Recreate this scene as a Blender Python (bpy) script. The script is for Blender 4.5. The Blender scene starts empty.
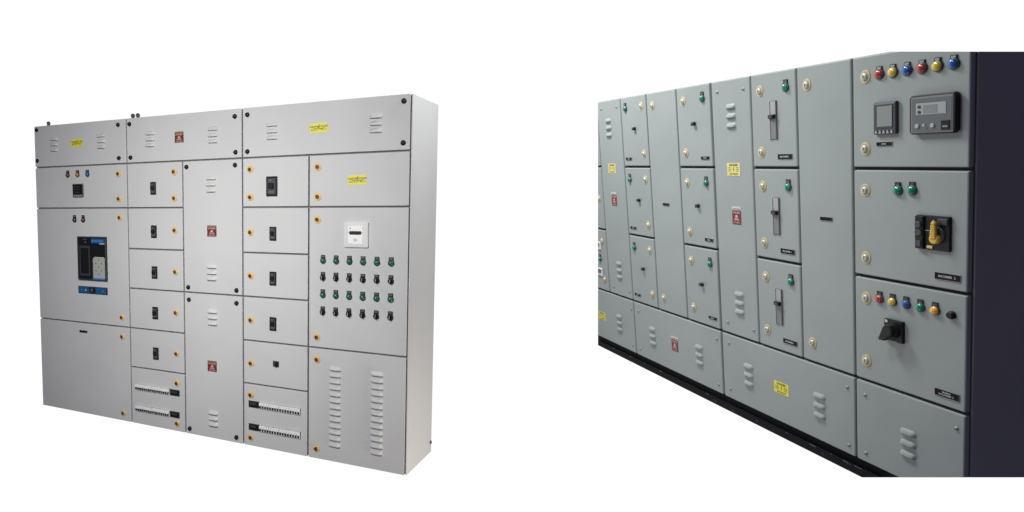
import bpy, bmesh, math
from mathutils import Matrix, Vector
S = bpy.context.scene
COL = S.collection
PI = math.pi

# ------------------------------------------------------------------ materials
MATS = {}
def mat(name, col, rough=.5, metal=0., spec=.5, bump=0., var=0., scale=60., coat=0.):
    m = bpy.data.materials.new(name); m.use_nodes = True
    nt = m.node_tree; b = nt.nodes['Principled BSDF']
    b.inputs['Base Color'].default_value = (*col, 1)
    b.inputs['Roughness'].default_value = rough
    b.inputs['Metallic'].default_value = metal
    b.inputs['Specular IOR Level'].default_value = spec
    b.inputs['Coat Weight'].default_value = coat
    if bump or var:
        geo = nt.nodes.new('ShaderNodeTexCoord')
        info = nt.nodes.new('ShaderNodeObjectInfo')
        add = nt.nodes.new('ShaderNodeVectorMath'); add.operation = 'ADD'
        nt.links.new(geo.outputs['Object'], add.inputs[0])
        nt.links.new(info.outputs['Location'], add.inputs[1])
    if bump:
        n = nt.nodes.new('ShaderNodeTexNoise'); n.inputs['Scale'].default_value = scale * 6
        n.inputs['Detail'].default_value = 3
        bp = nt.nodes.new('ShaderNodeBump'); bp.inputs['Strength'].default_value = bump
        bp.inputs['Distance'].default_value = .002
        nt.links.new(add.outputs[0], n.inputs['Vector'])
        nt.links.new(n.outputs['Fac'], bp.inputs['Height'])
        # broad gentle waviness of the sheet steel
        n3 = nt.nodes.new('ShaderNodeTexNoise'); n3.inputs['Scale'].default_value = 3.2
        n3.inputs['Detail'].default_value = 1
        bp2 = nt.nodes.new('ShaderNodeBump'); bp2.inputs['Strength'].default_value = .25
        bp2.inputs['Distance'].default_value = .02
        nt.links.new(add.outputs[0], n3.inputs['Vector'])
        nt.links.new(n3.outputs['Fac'], bp2.inputs['Height'])
        nt.links.new(bp.outputs[0], bp2.inputs['Normal'])
        nt.links.new(bp2.outputs[0], b.inputs['Normal'])
    if var:
        # mottled powder coat: fine speckle and faint handling marks
        n1 = nt.nodes.new('ShaderNodeTexNoise'); n1.inputs['Scale'].default_value = scale * 3
        n1.inputs['Detail'].default_value = 4; n1.inputs['Roughness'].default_value = .7
        n2 = nt.nodes.new('ShaderNodeTexNoise'); n2.inputs['Scale'].default_value = 2.3
        n2.inputs['Detail'].default_value = 5
        nt.links.new(add.outputs[0], n1.inputs['Vector']); nt.links.new(add.outputs[0], n2.inputs['Vector'])
        mx = nt.nodes.new('ShaderNodeMix'); mx.data_type = 'FLOAT'; mx.inputs[0].default_value = .5
        nt.links.new(n1.outputs['Fac'], mx.inputs[2]); nt.links.new(n2.outputs['Fac'], mx.inputs[3])
        mr = nt.nodes.new('ShaderNodeMapRange')
        mr.inputs['From Min'].default_value = .3; mr.inputs['From Max'].default_value = .7
        mr.inputs['To Min'].default_value = 1 - var; mr.inputs['To Max'].default_value = 1 + var
        nt.links.new(mx.outputs[0], mr.inputs['Value'])
        vm = nt.nodes.new('ShaderNodeVectorMath'); vm.operation = 'SCALE'
        vm.inputs[0].default_value = col
        nt.links.new(mr.outputs[0], vm.inputs['Scale'])
        nt.links.new(vm.outputs[0], b.inputs['Base Color'])
    MATS[name] = m
    return m
mat('paint_pale_grey', (.546, .553, .549), .55, spec=.35, bump=.12, var=.06)
mat('paint_mid_grey', (.282, .320, .313), .46, spec=.4, bump=.14, var=.085)
mat('gap_shade', (.055, .056, .06), .8, spec=.2)  # dark backing colour that deepens the shade in gaps
mat('pale_gap_shade', (.15, .15, .155), .8, spec=.2)  # paler backing colour for softer gap shade on the pale cabinet
mat('black_plastic', (.009, .009, .010), .42, spec=.28)
mat('dark_plastic', (.04, .045, .055), .4)
mat('mid_plastic', (.095, .105, .115), .45)
mat('slot_grey', (.17, .18, .185), .5)  # grey for handle slots, louvre slot shade and painted highlights
mat('grey_plastic', (.33, .34, .35), .5)
mat('white_plastic', (.84, .84, .83), .4)
mat('meter_case', (.66, .66, .65), .4)
mat('brass_ring', (.70, .47, .19), .4)
mat('brass_core', (.16, .06, .03), .4, metal=.3)
mat('cream_ring', (.60, .47, .15), .4)
mat('chrome', (.55, .55, .52), .34, metal=.35)
mat('zinc', (.30, .32, .31), .4, metal=.2)
mat('green_lens', (.0, .115, .045), .2, coat=.5)
mat('green_jade', (.0, .22, .13), .18, coat=.6)
mat('red_lens', (.36, .04, .03), .25, coat=.5)
mat('dark_red_lens', (.12, .03, .03), .35)
mat('dark_green_lens', (.01, .07, .035), .35)
mat('amber_lens', (.42, .14, .03), .3)
mat('orange_lens', (.80, .42, .04), .25, coat=.4)
mat('yellow_lens', (.62, .48, .06), .22, coat=.5)
mat('blue_lens', (.01, .10, .33), .2, coat=.5)
mat('yellow_sticker', (.74, .68, .06), .5)
mat('yellow_ink', (.13, .11, .012), .6)
mat('pale_sticker', (.66, .60, .22), .5)
mat('red_sticker', (.13, .024, .018), .5)
mat('pink_ink', (.62, .36, .34), .6)
mat('dull_header', (.20, .14, .08), .6)
mat('plate_black', (.008, .008, .009), .6, spec=.12)
mat('ctrl_face', (.105, .12, .128), .5)
mat('olive_ink', (.17, .16, .02), .6)
mat('plate_ink', (.52, .52, .50), .5)
mat('plate_frame', (.30, .33, .33), .4, metal=.2)
mat('lcd', (.20, .23, .21), .25)
mat('lcd_pale', (.36, .39, .40), .3)
mat('blue_panel', (.015, .085, .22), .35)
mat('light_blue', (.05, .25, .55), .4)
mat('pale_block', (.36, .38, .34), .5)
mat('handle_yellow', (.66, .45, .06), .35)
mat('handle_speck', (.35, .10, .02), .5)
mat('plinth_black', (.006, .008, .011), .75, spec=.12, bump=.15)
mat('scuff', (.10, .10, .11), .6)

# ------------------------------------------------------------------ mesh builder
# local frame of a cabinet: x to the right along the front, y into the cabinet, z up
class MB:
    def __init__(s):
        s.bm = bmesh.new(); s.mats = []
    def mi(s, m):
        if m not in s.mats: s.mats.append(m)
        return s.mats.index(m)
    def _fin(s, fs, m, smooth=False):
        k = s.mi(m)
        for f in fs: f.material_index = k; f.smooth = smooth
    def box(s, x0, x1, y0, y1, z0, z1, m, bev=0., seg=2):
        t = bmesh.new()
        vs = [t.verts.new((x, y, z)) for x in (x0, x1) for y in (y0, y1) for z in (z0, z1)]
        for q in ((0,1,3,2),(4,6,7,5),(0,4,5,1),(2,3,7,6),(0,2,6,4),(1,5,7,3)):
            t.faces.new([vs[i] for i in q])
        bmesh.ops.recalc_face_normals(t, faces=t.faces[:])
        if bev: bmesh.ops.bevel(t, geom=t.edges[:], offset=bev, segments=seg, affect='EDGES', profile=.5)
        s.add(t, m, False); return s
    def add(s, t, m, smooth=False):
        me = bpy.data.meshes.new('t'); t.to_mesh(me); t.free()
        n = len(s.bm.faces); s.bm.from_mesh(me); bpy.data.meshes.remove(me)
        s.bm.faces.ensure_lookup_table()
        s._fin(s.bm.faces[n:], m, smooth)
    def lathe(s, cx, cz, prof, m, seg=20, sx=1., sz=1., smooth=True):
        """prof: (radius, y) from the rear to the front; axis along y"""
        rings = []
        for r, y in prof:
            if r < 1e-6: rings.append([s.bm.verts.new((cx, y, cz))])
            else: rings.append([s.bm.verts.new((cx + sx*r*math.cos(2*PI*i/seg), y, cz + sz*r*math.sin(2*PI*i/seg))) for i in range(seg)])
        fs = []
        for a, b in zip(rings, rings[1:]):
            for i in range(seg):
                j = (i+1) % seg
                if len(b) == 1: fs.append(s.bm.faces.new((a[i], a[j], b[0])))
                elif len(a) == 1: fs.append(s.bm.faces.new((a[0], b[j], b[i])))
                else: fs.append(s.bm.faces.new((a[i], a[j], b[j], b[i])))
        if len(rings[-1]) > 1: fs.append(s.bm.faces.new(rings[-1]))
        s._fin(fs, m, smooth); 
        if len(rings[-1]) > 1: fs[-1].smooth = False
        return s
    def disc(s, cx, cz, r, y0, y1, m, seg=20, ch=.15):
        c = min(abs(y1-y0)*.5, r*ch)
        return s.lathe(cx, cz, [(r, y0), (r, y1+c), (r-c, y1)], m, seg, smooth=False)
    def dome(s, cx, cz, r, y0, h, m, seg=20, k=6):
        return s.lathe(cx, cz, [(r*math.cos(PI/2*i/k), y0-h*math.sin(PI/2*i/k)) for i in range(k)] + [(0, y0-h)], m, seg)
    def prism(s, pts, y0, y1, m, bev=0.):
        t = bmesh.new()
        a = [t.verts.new((x, y1, z)) for x, z in pts]; b = [t.verts.new((x, y0, z)) for x, z in pts]
        t.faces.new(a); t.faces.new(b[::-1]); n = len(pts)
        for i in range(n): t.faces.new((a[i], b[i], b[(i+1)%n], a[(i+1)%n]))
        bmesh.ops.recalc_face_normals(t, faces=t.faces[:])
        if bev: bmesh.ops.bevel(t, geom=t.edges[:], offset=bev, segments=2, affect='EDGES', profile=.5)
        s.add(t, m); return s
    def hood(s, cx, cz, w, h, d, m):
        """pressed louvre: bulges out towards its lower lip, rounded ends, open slot below"""
        nx, nz = 12, 6; g = []
        for i in range(nx+1):
            u = -1 + 2*i/nx; e = (1 - abs(u)**5)**.5 if abs(u) < 1 else 0
            col = []
            for j in range(nz+1):
                t = j/nz                       # 0 top .. 1 lower lip
                y = -d * e * math.sin(min(1, t*1.15)*PI/2)**.8
                top = h/2 - h*.35*(1-e)
                col.append(s.bm.verts.new((cx+u*w/2, y, cz + top - (top + h/2)*t)))
            g.append(col)
        fs = [s.bm.faces.new((g[i][j], g[i][j+1], g[i+1][j+1], g[i+1][j])) for i in range(nx) for j in range(nz)]
        s._fin(fs, m, True)
        # lip turned under, then a grey strip painting the slot's shade on the sheet
        fs = []
        for i in range(nx):
            a, b = g[i][-1], g[i+1][-1]
            c = s.bm.verts.new((b.co.x, b.co.y*.35, b.co.z-.0005)); d_ = s.bm.verts.new((a.co.x, a.co.y*.35, a.co.z-.0005))
            fs.append(s.bm.faces.new((a, d_, c, b)))
        s._fin(fs, m)
        s.box(cx-w*.42, cx+w*.42, -.0006, .001, cz-h/2-h*.05, cz-h/2+.002, 'slot_grey')
        return s
    def text(s, body, cx, cz, size, y, m, xs=1.):
        cu = bpy.data.curves.new('t', 'FONT'); cu.body = body; cu.size = size; cu.align_x = 'CENTER'; cu.align_y = 'CENTER'
        cu.resolution_u = 2; cu.extrude = .0002; cu.offset = size*.02
        o = bpy.data.objects.new('t', cu); COL.objects.link(o)
        dg = bpy.context.evaluated_depsgraph_get()
        me = bpy.data.meshes.new_from_object(o.evaluated_get(dg))
        me.transform(Matrix(((xs,0,0,cx),(0,0,-1,y),(0,1,0,cz),(0,0,0,1))))
        n = len(s.bm.faces); s.bm.from_mesh(me); s.bm.faces.ensure_lookup_table(); s._fin(s.bm.faces[n:], m)
        bpy.data.objects.remove(o); bpy.data.curves.remove(cu); bpy.data.meshes.remove(me)
        return s
    def mesh(s, name):
        me = bpy.data.meshes.new(name); s.bm.to_mesh(me); s.bm.free()
        for m in s.mats: me.materials.append(MATS[m])
        return me

def link(name, me, parent, loc=(0,0,0), label=None):
    o = bpy.data.objects.new(name, me); COL.objects.link(o)
    o.parent = parent; o.location = loc
    if label: o['label'] = label
    return o
def root(name, label, cat, mw):
    o = bpy.data.objects.new(name, None); COL.objects.link(o); o.matrix_world = mw
    o.empty_display_size = .2; o['label'] = label; o['category'] = cat
    return o

H = 2.0
class Cab:
    def __init__(s, rt, paint, gap, thick, gz=None, bev=.0028):
        s.rt, s.paint, s.gap, s.t, s.gz, s.bev = rt, paint, gap, thick, gz or gap, bev
    def door(s, u0, u1, v0, v1, name='door', label=None, drop=0.):
        cx, cz = (u0+u1)/2, H-(v0+v1)/2
        w, h = (u1-u0)/2-s.gap/2, (v1-v0)/2-s.gz/2
        m = MB().box(-w, w, 0, s.t, -h, h, s.paint, bev=s.bev)
        s.d = link(name, m.mesh(name), s.rt, (cx, 0, cz), label)
        s.c = (cx, cz)
        return s.d
    def on(s, name, me, u, v, label=None):
        return link(name, me, s.d, (u-s.c[0], -.0002, H-v-s.c[1]), label)

# ------------------------------------------------------------------ fittings (shared meshes)
def m_lock_brass():
    m = MB(); m.disc(0, 0, .0222, .0, -.004, 'brass_ring', 24)
    m.lathe(0, 0, [(.0155, -.004), (.0155, -.0055), (.012, -.0065)], 'brass_ring', 20)
    m.lathe(0, 0, [(.0105, -.0064), (.0105, -.012), (.008, -.0135)], 'brass_core', 16)
    m.box(-.002, .002, -.0142, -.013, -.007, .007, 'black_plastic')
    return m.mesh('lock')
def m_lock_chrome():
    m = MB(); m.lathe(0, 0, [(.0300, 0), (.0300, -.0020), (.0290, -.0026)], 'cream_ring', 30, .82, 1., smooth=False)
    m.lathe(0, 0, [(.0235, -.0020), (.0235, -.0034), (.0225, -.0038)], 'grey_plastic', 26, .78, 1., smooth=False)
    m.lathe(0, 0, [(.0165, -.003), (.0165, -.006), (.0135, -.010), (.009, -.0115)], 'chrome', 20, .85, 1.)
    m.box(-.0024, .0024, -.0123, -.011, -.007, .007, 'dark_plastic')
    return m.mesh('lock')
def m_screw_black():
    m = MB(); m.disc(0, 0, .0145, 0, -.003, 'black_plastic', 18)
    m.lathe(0, 0, [(.0115, -.003), (.0115, -.010), (.008, -.0135), (0, -.0142)], 'black_plastic', 18)
    return m.mesh('screw')
def m_screw_zinc():
    m = MB(); m.disc(0, 0, .0095, 0, -.002, 'zinc', 16)
    m.dome(0, 0, .0075, -.002, .005, 'zinc', 16, 4)
    m.box(-.0050, .0050, -.0072, -.005, -.0014, .0014, 'black_plastic')
    return m.mesh('screw')
def m_vent(paint, w, n, pitch, h, d):
    m = MB()
    for k in range(n): m.hood(0, (n-1)/2*pitch - k*pitch, w, h, d, paint)
    return m.mesh('vent')
def m_lamp(lens, r=.0135, tagw=.0135, tagh=.019, d=.012, frame='black_plastic', tagmark=None):
    m = MB()
    m.box(-tagw, tagw, -.004, 0, 0, r+tagh, 'black_plastic', .001)
    m.box(-tagw*.7, tagw*.7, -.0046, -.003, r+tagh*.25, r+tagh*.75, tagmark or 'mid_plastic')
    m.lathe(0, 0, [(r*1.16, 0), (r*1.16, -.005), (r*1.02, -.0065)], frame, 22)
    m.dome(0, 0, r, -.005, d, lens, 22, 6)
    return m.mesh('indicator_lamp')
def m_selector():
    m = MB()
    m.box(-.0135, .0135, -.004, 0, 0, .030, 'black_plastic', .001)
    m.lathe(0, -.002, [(.016, 0), (.016, -.008), (.0135, -.010)], 'black_plastic', 20)
    m.prism([(-.004, -.014), (.002, -.016), (.0065, .010), (.000, .011)], -.024, -.009, 'black_plastic', .001)
    m.prism([(-.0005, -.010), (.0016, -.0105), (.0038, .008), (.0018, .0085)], -.0247, -.0235, 'plate_ink')
    m.box(-.009, .009, -.0046, -.003, .018, .026, 'mid_plastic')
    return m.mesh('selector_switch')
def m_breaker(w, h):
    m = MB(); x, z = w/2, h/2
    m.box(-x, x, -.006, 0, -z, z, 'black_plastic', .0015)
    m.box(-x*.72, x*.72, -.0075, -.005, -z*.8, z*.8, 'dark_plastic', .0006)
    m.box(-x*.42, x*.42, -.024, -.006, -z*.18, z*.32, 'black_plastic', .002)
    m.box(-x*.5, x*.5, -.0085, -.007, -z*.66, -z*.45, 'mid_plastic')
    m.box(-x*.5, x*.1, -.0083, -.007, z*.5, z*.68, 'mid_plastic')
    return m.mesh('circuit_breaker')
def m_plate(w, h, txt=None, frame=True, y=.004, two=None, pale=False):
    m = MB(); x, z = w/2, h/2
    if frame: m.box(-x-.0022, x+.0022, -y*.6, 0, -z-.0022, z+.0022, 'plate_frame', .0008)
    m.box(-x, x, -y, -.0002, -z, z, 'plate_black', .0005)
    if two:
        m.text(two[0], 0, z*.38, h*.36, -y-.0004, 'plate_ink', 1.15)
        m.text(two[1], 0, -z*.38, h*.36, -y-.0004, 'plate_ink', 1.15)
    elif txt: m.text(txt, 0, -.0005, h*.48, -y-.0004, 'plate_ink', 1.0)
    return m.mesh('name_plate')
def m_yellow(w, h, base='yellow_sticker'):
    m = MB(); x, z = w/2, h/2
    m.prism([(-x+.003, -z), (x-.003, -z), (x, -z+.003), (x, z-.003), (x-.003, z), (-x+.003, z), (-x, z-.003), (-x, -z+.003)], -.0012, 0, base)
    bolt = [(.1,.85), (-.22,-.02), (.02,.03), (-.16,-.85), (.26,.12), (.02,.1), (.24,.7)]
    m.prism([(a*h*.62, b*h*.47) for a, b in bolt], -.0018, -.001, 'olive_ink')
    for s_ in (-1, 1): m.prism([(s_*x*.12, -z*.30), (s_*x*.75, z*.05), (s_*x*.75, z*.16), (s_*x*.12, -z*.14)], -.0016-.0001*s_, -.001, 'olive_ink')
    m.text('DANGER', -x*.55, z*.30, w*.125, -.0019, 'olive_ink'); m.text('DANGER', x*.58, z*.36, w*.115, -.0019, 'olive_ink')
    m.text('415 V', -x*.55, -z*.42, w*.15, -.0019, 'olive_ink'); m.text('415 V', x*.60, -z*.36, w*.13, -.0019, 'olive_ink')
    return m.mesh('warning_label')
def m_yellow_tall(w, h, base='pale_sticker'):
    m = MB(); x, z = w/2, h/2
    m.box(-x, x, -.0012, 0, -z, z, base)
    m.text('DANGER', 0, z*.68, h*.24, -.0018, 'yellow_ink'); m.text('415 VOLTS', 0, -z*.72, h*.20, -.0018, 'yellow_ink')
    bolt = [(.1,.85), (-.22,-.02), (.02,.03), (-.16,-.85), (.26,.12), (.02,.1), (.24,.7)]
    m.prism([(a*h*.3, b*h*.27) for a, b in bolt], -.0018, -.001, 'yellow_ink')
    for s in (-1, 1):
        for k in (-1, 0, 1): m.box(s*x*.58-x*.24, s*x*.58+x*.24, -.0017, -.001, k*z*.26-z*.045, k*z*.26+z*.045, 'yellow_ink')
    return m.mesh('warning_label')
def m_red(w, h, header='dull_header', hh=.2, gap=0.):
    m = MB(); x, z = w/2, h/2; zt = z - h*hh
    m.box(-x, x, -.0012, 0, -z, zt - gap, 'red_sticker')
    m.box(-x, x, -.0012, 0, zt, z, header)
    if header != 'dull_header': m.box(-x*.8, x*.8, -.0017, -.001, zt+.003, zt+.0075, 'mid_plastic')
    zc = (zt-z)/2; k = (zt+z)/2
    m.text('DANGER', 0, zt-gap-k*.26, w*.20, -.0018, 'pink_ink')
    # skull over two crossed bones
    m.lathe(0, zc+k*.08, [(w*.14, -.001), (w*.14, -.0018)], 'pink_ink', 14)
    m.box(-w*.08, w*.08, -.0018, -.001, zc-k*.18, zc-k*.04, 'pink_ink')
    for s in (-1, 1):
        m.prism([(-s*w*.28, zc-k*.42), (-s*w*.25, zc-k*.50), (s*w*.28, zc-k*.22), (s*w*.25, zc-k*.14)], -.0017 - .0002*(s+1), -.001, 'pink_ink')
    m.text('415 VOLTS', 0, zc-k*.74, w*.15, -.0018, 'pink_ink')
    return m.mesh('danger_label')
def m_mcb(w, flip):
    """row of small breakers showing through a door slot; black plate at one end paints the dark of an opening"""
    m = MB(); n = 16; p = w/n; hb = .036
    m.box(-w/2-.002, w/2+.002, -.0008, .001, -hb/2-.001, hb/2+.001, 'gap_shade')
    for k in range(n):
        x = -w/2 + p*k
        q = .0015 if k % 4 == 3 else .0006
        m.box(x+.0004, x+p-q*1.6, -.013-.0012*(k//4%2), -.0005, .000, hb/2, 'white_plastic', .0007)
        m.box(x+.0004, x+p-q, -.0085, -.0005, -hb/2, -.0005, 'white_plastic')
        m.box(x+p*.20, x+p*.72, -.017, -.008, -.0135, -.002, 'black_plastic', .0008)
    s = -1 if flip else 1
    x0, x1 = sorted((s*(w/2+.004), s*(w/2+.078)))
    m.box(x0, x1, -.004, 0, -.0205, .0205, 'dark_plastic', .001)
    m.box(x0+.005, x1-.005, -.0052, -.0035, -.015, .015, 'black_plastic')  # raised black plate, coloured for the shade inside an opening
    m.box(x0+.012, x1-.02, -.0062, -.005, -.002, .010, 'dark_plastic')
    return m.mesh('breaker_row')

# ------------------------------------------------------------------ camera (world: x along the pale cabinet's front, y into it)
cam = bpy.data.cameras.new('camera'); co = bpy.data.objects.new('camera', cam); COL.objects.link(co)
CR = Matrix(((.8656, -.04621, .4986), (.50073, .08124, -.86178), (-.00069, .99562, .09346)))
CL = Vector((3.9592, -3.4892, 1.398))
co.matrix_world = Matrix.Translation(CL) @ CR.to_quaternion().normalized().to_matrix().to_4x4()
cam.sensor_width = 36; cam.lens = 24.512; cam.shift_x = .23436; cam.shift_y = .02104
cam.clip_start = .05; cam.clip_end = 200
S.camera = co

# ================================================================== PALE CABINET
rt = root('distribution_cabinet', 'pale grey steel distribution cabinet with rows of green lamps and black selector switches', 'electrical cabinet', Matrix.Identity(4))
P = 'paint_pale_grey'; DEP = .438; W = 2.77
LOCK = m_lock_brass(); SCR = m_screw_black(); VENT = m_vent(P, .073, 3, .037, .023, .0155)
YEL = m_yellow(.104, .050); RED = m_red(.068, .068, hh=.17)
BRK = m_breaker(.044, .080)
sh = MB().box(.0005, W, .0235, DEP, -.007, H-.001, P, .0025)
sh.box(W-.0062, W-.0004, .0012, .0262, -.006, H-.002, P, .001)
link('housing', sh.mesh('housing'), rt)
g = MB().box(.0012, W-.0065, .0125, .0245, -.003, H-.006, 'pale_gap_shade')  # full sheet added behind the doors, its tone puts shade into the seams
link('gap_backing', g.mesh('gap_backing'), rt)
G = .0092
C = Cab(rt, P, G, .018)
U = [-G/2, .852, 1.302, 1.740, 2.178, 2.762]
V = [-G/2, .287, .574, .840, 1.101, 1.365, 1.627, 2.008+G/2]
def put(name, me, pts, **k):
    for u, v in pts: C.on(name, me, u, v, **k)
# --- top row
C.door(U[0], U[1], V[0], V[1], 'cover_panel')
put('screw', SCR, [(.026,.026), (.785,.036), (.024,.240), (.787,.250)])
put('vent', VENT, [(.195,.131), (.634,.131)]); put('warning_label', YEL, [(.412,.134)])
C.door(U[1], U[3], V[0], V[1], 'cover_panel')
put('screw', SCR, [(.882,.038), (1.690,.044), (.886,.251), (1.694,.251)])
put('vent', VENT, [(1.049,.140), (1.533,.140)]); put('danger_label', RED, [(1.280,.141)])
C.door(U[3], U[5], V[0], V[1], 'cover_panel')
put('screw', SCR, [(1.777,.040), (2.722,.036), (1.776,.251), (2.722,.247)])
put('vent', VENT, [(1.941,.141), (2.571,.138)]); put('warning_label', YEL, [(2.237,.143)])
# --- first bay
C.door(U[0], U[1], V[1], V[2])
for u, ln in ((.319, 'dark_red_lens'), (.411, 'amber_lens'), (.503, 'blue_lens')):
    C.on('indicator_lamp', m_lamp(ln, .015, .014, .016), u, .348)
m = MB()
m.box(-.049, .049, -.008, 0, -.046, .046, 'mid_plastic', .0015)
m.box(-.044, .044, -.0092, -.007, -.026, .042, 'black_plastic', .0008)
for k in range(3): m.box(-.030, .020, -.0100, -.0088, .022-k*.018, .027-k*.018, 'dark_plastic')
for k in range(4): m.box(-.036+k*.020, -.024+k*.020, -.0105, -.0075, -.040, -.032, 'grey_plastic', .0005)
C.on('digital_meter', m.mesh('digital_meter'), .415, .455)
put('lock', LOCK, [(.779,.352), (.779,.514)])
C.door(U[0], U[1], V[2], V[5])
C.on('indicator_lamp', m_lamp('dark_green_lens', .015, .014, .018), .372, .655)
C.on('indicator_lamp', m_lamp('dark_red_lens', .015, .014, .018), .453, .655)
put('lock', LOCK, [(.783,.637), (.784,1.301)])
m = MB()
m.box(-.131, .131, -.010, 0, -.149, .149, 'black_plastic', .003)
for x0, x1, z0, z1 in ((-.131,.131,.141,.149), (-.131,.131,-.149,-.141), (-.131,-.123,-.140,.140), (.123,.131,-.140,.140)):
    m.box(x0, x1, -.016, -.0095, z0, z1, 'dark_plastic', .001)
m.box(-.004, .118, -.0115, -.0095, .104, .136, 'blue_panel')
for k in range(9): m.box(.000+k*.0118, .008+k*.0118, -.0122, -.011, .112+(k%3)*.002, .126-(k%2)*.003, 'light_blue')
m.box(.072, .116, -.0123, -.011, .098, .105, 'plate_ink')
m.box(-.080, -.045, -.0115, -.0095, .128, .133, 'mid_plastic'); m.lathe(-.058, .110, [(.006,-.0095),(.006,-.0125)], 'mid_plastic', 12)
m.box(-.115, -.020, -.0118, -.0095, -.120, .085, 'dark_plastic', .001)
m.box(-.105, -.030, -.0128, -.011, -.105, .070, 'black_plastic', .001)
m.prism([(.012,-.136), (.116,-.136), (.116,.004), (.104,.012), (.024,.012), (.012,.000)], -.013, -.0095, 'pale_block')
m.box(.006, .012, -.0135, -.0095, -.136, .0, 'mid_plastic')
for k in range(3):
    for j in range(5): m.lathe(.036+k*.026, -.008-j*.024, [(.0045,-.0125),(.0045,-.0155)], 'mid_plastic' if (k+j) % 2 else 'grey_plastic', 10)
m.box(.008, .108, -.0145, -.012, -.140, -.130, 'light_blue')
C.on('air_circuit_breaker', m.mesh('air_circuit_breaker'), .535, .915)
m = MB()
m.box(-.133, .133, -.008, 0, -.0245, .0245, 'black_plastic', .002)
m.box(-.129, .129, -.009, -.0075, -.021, .021, 'blue_panel')
m.box(-.028, .030, -.012, -.0085, -.016, .018, 'black_plastic', .001)
m.lathe(.0, .002, [(.010,-.0115),(.010,-.016)], 'mid_plastic', 14); m.box(-.004, .004, -.0175, -.0155, -.002, .005, 'red_sticker')
for x, c in ((-.098,'light_blue'), (-.060,'plate_ink'), (.062,'green_lens'), (.098,'light_blue')):
    m.lathe(x, -.001, [(.005,-.0085),(.005,-.012)], c, 10)
C.on('breaker_release_panel', m.mesh('breaker_release_panel'), .528, 1.133)
C.door(U[0], U[1], V[5], V[7])
C.on('name_plate', m_plate(.072, .015, None, False), .428, 1.427)
put('lock', LOCK, [(.782,1.431), (.778,1.954)])
# --- second bay, left column
for a, b, lk, vb in ((V[1],V[2],(.352,.515),.451), (V[2],V[3],(.715,),.726), (V[3],V[4],(.977,),.988), (V[4],V[5],(1.236,),1.251), (V[5],V[6],(1.500,),1.517)):
    C.door(U[1], U[2], a, b)
    put('lock', LOCK, [(1.237, q) for q in lk]); put('circuit_breaker', BRK, [(1.070, vb)])
C.door(U[1], U[2], V[6], V[7])
put('lock', LOCK, [(1.237,1.692), (1.235,1.956)])
put('breaker_row', m_mcb(.284, False), [(1.038,1.757), (1.036,1.901)])
# --- second bay, right column
C.door(U[2], U[3], V[1], V[4], 'cover_panel')
put('screw', SCR, [(1.334,.326), (1.690,.326), (1.337,1.069), (1.695,1.069)])
put('vent', VENT, [(1.516,.432), (1.516,.967)]); put('danger_label', RED, [(1.519,.716)])
C.door(U[2], U[3], V[4], V[7], 'cover_panel')
put('screw', SCR, [(1.341,1.147), (1.695,1.147), (1.336,1.974), (1.689,1.974)])
put('vent', VENT, [(1.518,1.243), (1.518,1.879)]); put('danger_label', RED, [(1.513,1.551)])
# --- third bay, left column
for k, (a, b, lk, vb) in enumerate(((V[1],V[2],(.354,.515),.455), (V[2],V[3],(.720,),.726), (V[3],V[4],(.976,),.986), (V[4],V[5],(1.240,),1.252))):
    C.door(U[3], U[4], a, b)
    put('lock', LOCK, [(1.795, q) for q in lk])
    put('circuit_breaker', m_breaker(.073, .114) if k == 0 else BRK, [(1.941 if k == 0 else 1.948, vb)])
C.door(U[3], U[4], V[5], V[6])
put('lock', LOCK, [(1.795,1.500)])
m = MB().box(-.019, .019, -.006, 0, -.017, .017, 'black_plastic', .002)
m.lathe(0, 0, [(.013,-.006),(.013,-.014),(.011,-.016)], 'black_plastic', 16); m.box(-.003, .003, -.022, -.0155, -.012, .012, 'dark_plastic', .001)
C.on('selector_switch', m.mesh('selector_switch'), 1.968, 1.487)
C.door(U[3], U[4], V[6], V[7])
put('lock', LOCK, [(1.792,1.694), (1.792,1.956)])
put('breaker_row', m_mcb(.274, True), [(1.994,1.750), (1.994,1.890)])
# --- third bay, right column
C.door(U[4], U[5], V[1], V[2])
put('lock', LOCK, [(2.233,.354), (2.234,.517)]); put('warning_label', YEL, [(2.468,.431)])
C.door(U[4], U[5], V[2], V[5])
put('lock', LOCK, [(2.233,.643), (2.233,1.303)])
m = MB()
m.box(-.0695, .0695, -.014, 0, -.067, .067, 'meter_case', .003)
m.box(-.060, .060, -.0155, -.0135, -.058, .058, 'meter_case', .001)
m.box(-.042, .042, -.0185, -.016, -.048, .048, 'white_plastic', .001)
m.box(-.033, .033, -.0215, -.018, .002, .021, 'black_plastic', .002)
m.prism([(-.042,.0125), (-.030,.0075), (-.030,.0175)], -.020, -.018, 'dark_red_lens'); m.prism([(.042,.0125), (.030,.0175), (.030,.0075)], -.020, -.018, 'dark_red_lens')
m.prism([(-.012,-.027), (0,-.037), (.012,-.027), (0,-.017)], -.0195, -.018, 'grey_plastic'); m.prism([(-.006,-.027), (0,-.032), (.006,-.027), (0,-.022)], -.020, -.018, 'white_plastic')
m.box(-.034, -.026, -.0192, -.018, .032, .040, 'grey_plastic')
C.on('panel_meter', m.mesh('panel_meter'), 2.468, .725)
GL = m_lamp('green_lens', .0150, .0135, .017, .013); SEL = m_selector()
for k in range(6):
    u = 2.269 + k*.0796
    C.on('indicator_lamp', GL, u, .871); C.on('selector_switch', SEL, u, .964)
    C.on('indicator_lamp', GL, u, 1.063); C.on('selector_switch', SEL, u, 1.157)
C.door(U[4], U[5], V[5], V[7])
put('lock', LOCK, [(2.234,1.431), (2.234,1.949)])
LV = m_vent(P, .074, 13, .0363, .023, .0150)
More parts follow.
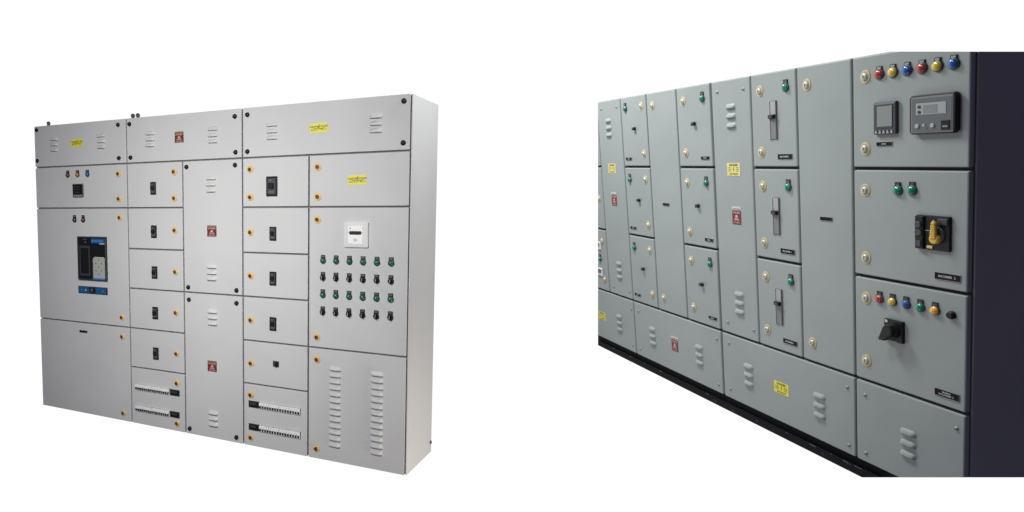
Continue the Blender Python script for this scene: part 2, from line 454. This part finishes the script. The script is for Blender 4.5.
put('vent', LV, [(2.347,1.688), (2.596,1.688)])
# --- lifting eyes on the roof, bolt heads low on the side wall
def m_eye():
    t = bmesh.new(); n, k = 18, 8
    vs = [[t.verts.new(((.0078+.0068*math.cos(b))*math.cos(a), .0068*math.sin(b), .021+(.0078+.0068*math.cos(b))*math.sin(a))) for b in [2*PI*j/k for j in range(k)]] for a in [2*PI*i/n for i in range(n)]]
    for i in range(n):
        for j in range(k): t.faces.new((vs[i][j], vs[(i+1)%n][j], vs[(i+1)%n][(j+1)%k], vs[i][(j+1)%k]))
    m = MB(); m.add(t, 'dark_plastic', True); m.box(-.012, .012, -.012, .012, 0, .008, 'dark_plastic', .002); return m.mesh('lifting_eye')
EYE = m_eye()
for u, r in ((.096, 1.2), (.872, .9), (.914, .9)):
    o = link('lifting_eye', EYE, rt, (u, .045, H)); o.rotation_euler = (0, 0, r)
m = MB(); m.lathe(0, 0, [(.010,0),(.010,-.006),(.008,-.007)], 'dark_plastic', 6, smooth=False); BOLT = m.mesh('bolt')
o = link('bolt', BOLT, rt, (W, DEP-.02, .055)); o.rotation_euler = (0, 0, PI/2)

# ================================================================== DARKER CABINET
RM = Matrix(((.54256, .83493, -.09232), (-.83729, .52867, -.13945), (-.06762, .15296, .98592))).to_quaternion().normalized().to_matrix()
rt2 = root('switchgear_cabinet', 'darker grey steel switchgear cabinet on black plinth with red yellow and blue lamps', 'electrical cabinet',
           Matrix.Translation((3.5466, 2.9819, .2933)) @ RM.to_4x4())
first_right = len(bpy.data.objects)
P = 'paint_mid_grey'; U0, U1, DEP = -.70, 2.878, .62
TH = .026
C = Cab(rt2, P, .0105, .024, .0155, .0055)
m = MB().box(U0, U1-.001, .0285, DEP, .004, H+.003, P, .003)
link('housing', m.mesh('housing'), rt2)
m = MB().box(U0+.006, U1-.010, .0242, .0290, .012, H-.006, 'gap_shade')  # added dark sheet, paints shade into the gaps between doors
link('gap_backing', m.mesh('gap_backing'), rt2)
m = MB()
m.box(U0, U1+.000, .022, DEP-.01, -.050, .0025, 'plinth_black', .002)
m.box(U0, U1+.006, .002, DEP-.004, -.092, -.052, 'plinth_black', .003)
m.box(U0, U1+.006, .002, .010, -.0525, -.044, 'plinth_black', .001)
import random
rnd = random.Random(4)
for k in range(12):
    u = rnd.uniform(-.2, 2.5); w = rnd.uniform(.006, .05)
    m.box(u, u+w, .0009, .003, -.0455-rnd.random()*.004, -.0452+rnd.random()*.0008, 'scuff')
for k in range(9):
    u = rnd.uniform(1.2, 2.4); z = rnd.uniform(-.085, -.055); a = rnd.uniform(-.5, .5); L = rnd.uniform(.008, .03)
    m.prism([(u, z), (u+L, z+L*a), (u+L, z+L*a+.002), (u, z+.0015)], .0012, .0028, 'scuff')
link('plinth', m.mesh('plinth'), rt2)
LOCK = m_lock_chrome(); SCR = m_screw_zinc(); VENT = m_vent(P, .076, 3, .055, .026, .0125)
YEL = m_yellow_tall(.108, .076); YELB = m_yellow_tall(.108, .070, 'yellow_sticker'); RED = m_red(.073, .108, 'plate_ink', .18, .006)
GL = m_lamp('green_jade', .019, .015, .022, .014, 'dark_plastic')
U = [0, .344, .676, 1.015, 1.352, 1.684, 2.008, 2.337, 2.878]
V = [-.009, .511, 1.030, 1.559, 2.001]
PL1 = m_plate(.076, .018, 'FEEDER'); PL2 = m_plate(.096, .026, 'INCOMER 1'); PL3 = m_plate(.070, .017, None, True)
m = MB(); m.lathe(0, 0, [(.013,0),(.013,-.005),(.009,-.007),(.009,-.014)], 'black_plastic', 16)
m.box(-.0155, .0155, -.018, -.010, -.0105, .0105, 'black_plastic', .003); m.box(-.008, .008, -.0206, -.019, .002, .008, 'mid_plastic')
HAN = m.mesh('operating_handle')
def cover(a, b, v0, v1, scr, vents, yel=(), red=(), ym=None):
    C.door(a, b, v0, v1, 'cover_panel')
    put('screw', SCR, scr); put('vent', VENT, vents); put('warning_label', ym or YEL, yel); put('danger_label', RED, red)
# far bay, mostly out of view
for k in range(3):
    C.door(-.344, 0, V[k], V[k+1])
    put('lock', LOCK, [(-.067, V[k]+.10 if k else .087), (-.067, V[k+1]-.10)] if k != 1 else [(-.067, .772)])
    if k == 2:
        m = MB().box(-.045, .045, -.010, 0, -.032, .032, 'white_plastic', .002); m.box(-.036, .036, -.0115, -.009, -.010, .024, 'dark_plastic')
        for q in range(3): m.box(-.03+q*.024, -.016+q*.024, -.0115, -.0095, -.026, -.018, 'grey_plastic')
        WB = m.mesh('digital_meter'); put('digital_meter', WB, [(-.135,1.172), (-.135,1.400)])
        put('indicator_lamp', GL, [(-.118,1.288)])
C.door(-.70, -.344, V[0], V[3], 'cover_panel')
# bays
cover(U[0], U[1], V[0], V[3], [(.066,.057), (.290,.058), (.066,1.496), (.302,1.494)], [(.160,.203), (.173,1.337)], [(.168,.524)], [(.169,.765)])
for k in range(3):
    C.door(U[1], U[2], V[k], V[k+1])
    d = .5215*k + (.003 if k else 0)
    put('indicator_lamp', GL, [(.412, .080+d)]); put('lock', LOCK, [(.612,.078+d), (.614,.416+.5205*k)])
    put('operating_handle', HAN, [(.521,.231+d)]); put('name_plate', PL1, [(.418, (.450,.973,1.497)[k])])
C.door(U[2], U[3], V[0], V[3]); put('lock', LOCK, [(.748,.086), (.752,1.458)]); put('name_plate', PL3, [(.845,.769)])
for k in range(3):
    C.door(U[3], U[4]-.004, V[k], V[k+1])
    d = .5215*k + (.003 if k else 0)
    put('indicator_lamp', GL, [(1.276,.084+d)]); put('lock', LOCK, [(1.086,.087+d), (1.088,.418+.519*k)])
    put('operating_handle', HAN, [(1.191,.234+d)]); put('name_plate', PL1, [(1.279, (.451,.973,1.490)[k])])
cover(U[4]+.004, U[5], V[0], V[3], [(1.412,.060), (1.629,.064), (1.419,1.485), (1.642,1.485)], [(1.522,.205), (1.531,1.335)], [(1.526,.521)], [(1.536,.797)])
m = MB()
m.box(-.024, .024, -.003, 0, -.103, .103, 'mid_plastic', .001)
m.box(-.027, -.019, -.008, 0, -.104, .104, 'grey_plastic', .002); m.box(.019, .024, -.006, 0, -.104, .104, 'mid_plastic', .001)
m.box(-.0185, .018, -.005, -.0025, .026, .100, 'grey_plastic', .001); m.box(-.0185, .018, -.005, -.0025, -.101, .006, 'slot_grey', .001)
m.box(-.020, .020, -.020, -.003, .010, .031, 'black_plastic', .004); m.box(-.011, .011, -.0215, -.019, .014, .026, 'dark_plastic', .001)
SLOT = m.mesh('breaker_handle_slot')
for k in range(3):
    C.door(U[5], U[6], V[k], V[k+1])
    d = .5215*k + (.003 if k else 0)
    put('indicator_lamp', GL, [(1.940,.088+d)]); put('lock', LOCK, [(1.755,.089+d), (1.754, (.423,.937,1.452)[k])])
    put('breaker_handle_slot', SLOT, [(1.850, (.252,.776,1.295)[k])]); put('name_plate', PL2, [(1.923, (.449,.967,1.485)[k])])
C.door(U[6], U[7], V[0], V[3]); put('lock', LOCK, [(2.076,.090), (2.078,1.447)]); put('name_plate', PL3, [(2.180,.766)])
# near bay
C.door(U[7], U[8], V[0], V[1])
put('lock', LOCK, [(2.409,.090), (2.406,.418)])
for k, ln in enumerate(('red_lens', 'yellow_lens', 'blue_lens')*2):
    C.on('indicator_lamp', m_lamp(ln, .0205, .014, .014, .013, 'dark_plastic', 'grey_plastic'), 2.481+k*.0657, .087)
m = MB()
m.box(-.055, .055, -.014, 0, -.072, .072, 'dark_plastic', .004)
m.box(-.050, .049, -.0150, -.0130, .0615, .067, 'slot_grey', .001); m.box(-.043, .040, -.0155, -.0135, -.044, .060, 'dark_plastic', .001); m.box(.0345, .0385, -.0170, -.015, -.036, .056, 'grey_plastic', .001)  # first strip paints a highlight along the frame's top edge
m.box(-.034, .034, -.0165, -.015, -.036, .054, 'lcd', .0004)
for k in range(5): m.prism([(-.045+k*.019, -.066), (-.033+k*.019, -.066), (-.037+k*.019, -.052), (-.041+k*.019, -.052)], -.017, -.0135, 'grey_plastic')
C.on('digital_meter', m.mesh('digital_meter'), 2.517, .283)
m = MB()
m.prism([(-.098,-.070), (-.090,-.082), (.090,-.082), (.098,-.070), (.098,.070), (.090,.082), (-.090,.082), (-.098,.070)], -.0215, 0, 'black_plastic', .004)
m.box(-.090, .089, -.0225, -.0205, -.076, .075, 'slot_grey', .0015)  # grey rim painted as the bezel's highlight around the face
m.box(-.085, .085, -.0235, -.0215, -.071, .069, 'ctrl_face', .001)
m.box(-.066, .062, -.0245, -.023, .000, .048, 'grey_plastic', .001); m.box(-.034, .026, -.0253, -.024, .006, .040, 'lcd', .0004)
for z in (.012, .034): m.lathe(-.051, z, [(.0065,-.024),(.0065,-.0265)], 'dark_plastic', 14)
for x in (-.060, .006): m.lathe(x, -.047, [(.0095,-.023),(.0095,-.026),(.007,-.0275)], 'lcd_pale', 16)
m.box(-.038, -.026, -.0255, -.023, -.050, -.038, 'grey_plastic', .001); m.box(-.030, -.018, -.0252, -.023, -.058, -.052, 'green_jade')
m.box(.042, .078, -.0255, -.023, -.066, -.028, 'black_plastic', .001); m.box(.050, .070, -.0262, -.025, -.056, -.048, 'lcd')
C.on('generator_controller', m.mesh('generator_controller'), 2.740, .279)
C.on('name_plate', m_plate(.074, .016, 'METER'), 2.503, .398)
C.door(U[7], U[8], V[1], V[2])
put('lock', LOCK, [(2.404,.612), (2.404,.936)])
GLB = m_lamp('green_jade', .020, .014, .017, .014, 'dark_plastic', 'dark_plastic'); put('indicator_lamp', GLB, [(2.569,.607), (2.636,.604)])
m = MB()
m.box(-.074, .074, -.010, 0, -.074, .077, 'black_plastic', .004)
m.box(-.072, -.034, -.018, -.008, -.071, .074, 'black_plastic', .004)
m.lathe(-.054, .036, [(.014,-.017),(.014,-.022),(.012,-.024)], 'dark_plastic', 16); m.lathe(-.054, .002, [(.014,-.017),(.014,-.022)], 'dark_plastic', 16)
m.box(-.066, -.042, -.021, -.016, -.060, -.035, 'dark_plastic', .002)
m.box(.026, .070, -.017, -.008, .042, .068, 'dark_plastic', .004)
m.lathe(.022, -.004, [(.034,-.008),(.034,-.014),(.028,-.016)], 'dark_plastic', 24)
m.lathe(.022, -.020, [(.0215,-.014),(.0215,-.026),(.016,-.031)], 'handle_yellow', 20)
m.prism([(.009,-.020), (.036,-.022), (.033,.050), (.027,.058), (.019,.058), (.013,.050)], -.034, -.020, 'handle_yellow', .005)
for k in range(7):
    for j in range(3): m.box(.016+j*.007+(k%2)*.003, .0185+j*.007+(k%2)*.003, -.0346, -.033, -.018+k*.010, -.014+k*.010, 'handle_speck')
m.prism([(-.006,.040), (.002,.056), (.012,.062), (.010,.056), (.004,.048), (.000,.036)], -.013, -.009, 'grey_plastic')
m.box(-.022, .004, -.014, -.009, -.066, -.054, 'cream_ring', .002); m.box(-.030, -.008, -.0115, -.009, .010, .013, 'grey_plastic')
C.on('rotary_handle', m.mesh('rotary_handle'), 2.735, .785, 'black rotary breaker handle with a yellow lever')
C.on('name_plate', m_plate(.106, .028, 'INCOMER  2'), 2.793, .968)
C.door(U[7], U[8], V[2], V[3])
put('lock', LOCK, [(2.404,1.135), (2.402,1.453)])
for k, ln in enumerate(('red_lens', 'yellow_lens', 'blue_lens', 'green_jade', 'orange_lens')):
    C.on('indicator_lamp', m_lamp(ln, .0185, .0135, .018, .013, 'dark_plastic', 'dark_plastic'), 2.476+k*.0665, 1.126)
m = MB(); m.lathe(0, 0, [(.018,0),(.018,-.006),(.015,-.008),(.014,-.014),(.011,-.016)], 'black_plastic', 20)
C.on('push_button', m.mesh('push_button'), 2.814, 1.131)
m = MB()
m.box(-.046, .046, -.014, 0, -.052, .052, 'black_plastic', .003)
m.lathe(0, .002, [(.034,-.013),(.034,-.026),(.030,-.030)], 'black_plastic', 24)
m.prism([(-.044,-.046), (-.012,-.046), (.028,-.010), (.032,.018), (.018,.036), (-.006,.036), (-.018,.022)], -.050, -.024, 'black_plastic', .006)
m.box(-.040, -.026, -.0155, -.0135, .036, .048, 'plate_ink', .001)
m.prism([(-.041,-.036), (-.036,-.041), (-.031,-.034), (-.037,-.029)], -.0512, -.049, 'slot_grey')  # small painted highlight on the handle's corner
m.box(-.016, .024, -.0155, -.0135, -.050, -.047, 'grey_plastic')
C.on('rotary_handle', m.mesh('rotary_handle'), 2.556, 1.263, 'all black rotary handle turned to the lower left')
C.on('name_plate', m_plate(.104, .030, two=('MAINS', 'INCOMER 3')), 2.796, 1.494)
# bottom covers
cover(-.66, U[1], V[3], V[4], [(.310,1.636), (.303,1.937), (-.62,1.63), (-.62,1.937)], [(.120,1.789), (-.43,1.789)], [(-.158,1.795)], ym=YELB)
cover(U[1], U[4]-.003, V[3], V[4], [(.410,1.632), (1.305,1.625), (.406,1.939), (1.305,1.937)], [(.584,1.784), (1.122,1.782)], (), [(.853,1.779)])
cover(U[4]+.003, U[7], V[3], V[4], [(1.420,1.623), (2.289,1.630), (1.416,1.932), (2.295,1.944)], [(1.586,1.780), (2.113,1.790)], [(1.846,1.784)], ym=YELB)
cover(U[7], U[8], V[3], V[4], [(2.392,1.636), (2.838,1.636), (2.394,1.945), (2.838,1.945)], [(2.618,1.796)])

# ------------------------------------------------------------------ the darker cabinet is cut off square at its top, foot and far end
bpy.context.view_layer.update()
cw = co.matrix_world
def cut_plane(p0, p1):
    """plane through two lines of sight given as (across, up) tangents"""
    a = cw.to_3x3() @ Vector((p0[0], p0[1], -1)); b = cw.to_3x3() @ Vector((p1[0], p1[1], -1))
    return a.cross(b).normalized()
F, CX, CY = 697.23, 272.017, 277.545
t = lambda x, y: ((x-CX)/F, -(y-CY)/F)
inside = cw.to_3x3() @ Vector((*t(800, 260), -1))
planes = [cut_plane(t(600, 51.6), t(1000, 51.6)), cut_plane(t(600, 477.4), t(1000, 477.4)), cut_plane(t(598, 60), t(598, 470))]
planes = [n if n.dot(inside) > 0 else -n for n in planes]
def tree(o):
    yield o
    for c in list(o.children): yield from tree(c)
for o in [x for x in tree(rt2) if x.type == 'MESH']:
    mw = o.matrix_world; pts = [mw @ Vector(c) - cw.translation for c in o.bound_box]
    for n in planes:
        ds = [n.dot(p) for p in pts]
        if max(ds) <= 0: 
            o['gone'] = 1; break
        if min(ds) < 0:
            if o.data.users > 1: o.data = o.data.copy()
            bm = bmesh.new(); bm.from_mesh(o.data); bm.transform(mw)
            r = bmesh.ops.bisect_plane(bm, geom=bm.verts[:]+bm.edges[:]+bm.faces[:], plane_co=cw.translation, plane_no=n, clear_inner=True)
            es = [e for e in r['geom_cut'] if isinstance(e, bmesh.types.BMEdge)]
            if es:
                try: bmesh.ops.holes_fill(bm, edges=es, sides=0)
                except Exception: pass
            if not bm.faces: o['gone'] = 1; bm.free(); break
            bm.transform(mw.inverted()); bm.to_mesh(o.data); bm.free()
gone = [o for o in bpy.data.objects if o.get('gone')]
kill = set()
for o in gone:
    for q in tree(o): kill.add(q)
for o in kill: bpy.data.objects.remove(o)

# ------------------------------------------------------------------ surroundings and light
w = bpy.data.worlds.new('World'); S.world = w; w.use_nodes = True
nt = w.node_tree; bg = nt.nodes['Background']
tc = nt.nodes.new('ShaderNodeTexCoord'); dot = nt.nodes.new('ShaderNodeVectorMath'); dot.operation = 'DOT_PRODUCT'
dot.inputs[1].default_value = Vector((-.20, 1.03, -.05)).normalized()
nt.links.new(tc.outputs['Generated'], dot.inputs[0])
mr = nt.nodes.new('ShaderNodeMapRange'); mr.interpolation_type = 'SMOOTHSTEP'
mr.inputs['From Min'].default_value = math.cos(math.radians(80)); mr.inputs['From Max'].default_value = math.cos(math.radians(60))
nt.links.new(dot.outputs['Value'], mr.inputs['Value'])
mx = nt.nodes.new('ShaderNodeMix'); mx.data_type = 'RGBA'
mx.inputs[6].default_value = (.062, .053, .090, 1); mx.inputs[7].default_value = (1.02, 1.02, 1.02, 1)
nt.links.new(mr.outputs[0], mx.inputs[0]); nt.links.new(mx.outputs[2], bg.inputs['Color'])
bg.inputs['Strength'].default_value = 1.0
def area(name, loc, aim, size, power, col=(1,1,1), spread=180):
    l = bpy.data.lights.new(name, 'AREA'); l.shape = 'DISK'; l.size = size; l.energy = power; l.color = col; l.spread = math.radians(spread)
    o = bpy.data.objects.new(name, l); COL.objects.link(o); o.location = loc
    o.rotation_euler = (Vector(aim)-Vector(loc)).to_track_quat('-Z', 'Y').to_euler()
    return o
area('key_lamp', (1.95, -2.9, 2.3), (1.55, 0, .9), 1.3, 35.5, (1, .995, .965), spread=98)
area('far_fill', (2.3, 1.4, 4.2), (3.9, 2.5, 1.3), .9, 98, spread=140)  # unseen lamp added to brighten the darker cabinet's far end
area('side_fill', (3.8, 0.0, 2.8), (2.77, .2, .7), .5, 27)  # added out of view to brighten the pale cabinet's side wall
area('warm_bounce_fill', (3.9, -.2, -.4), (2.77, .2, .9), .5, 15, (1, .89, .77))  # added from below in place of warm light bounced off a floor

S.render.engine = 'CYCLES'
S.view_settings.view_transform = 'Standard'; S.view_settings.look = 'None'
S.view_settings.exposure = 0; S.view_settings.gamma = 1
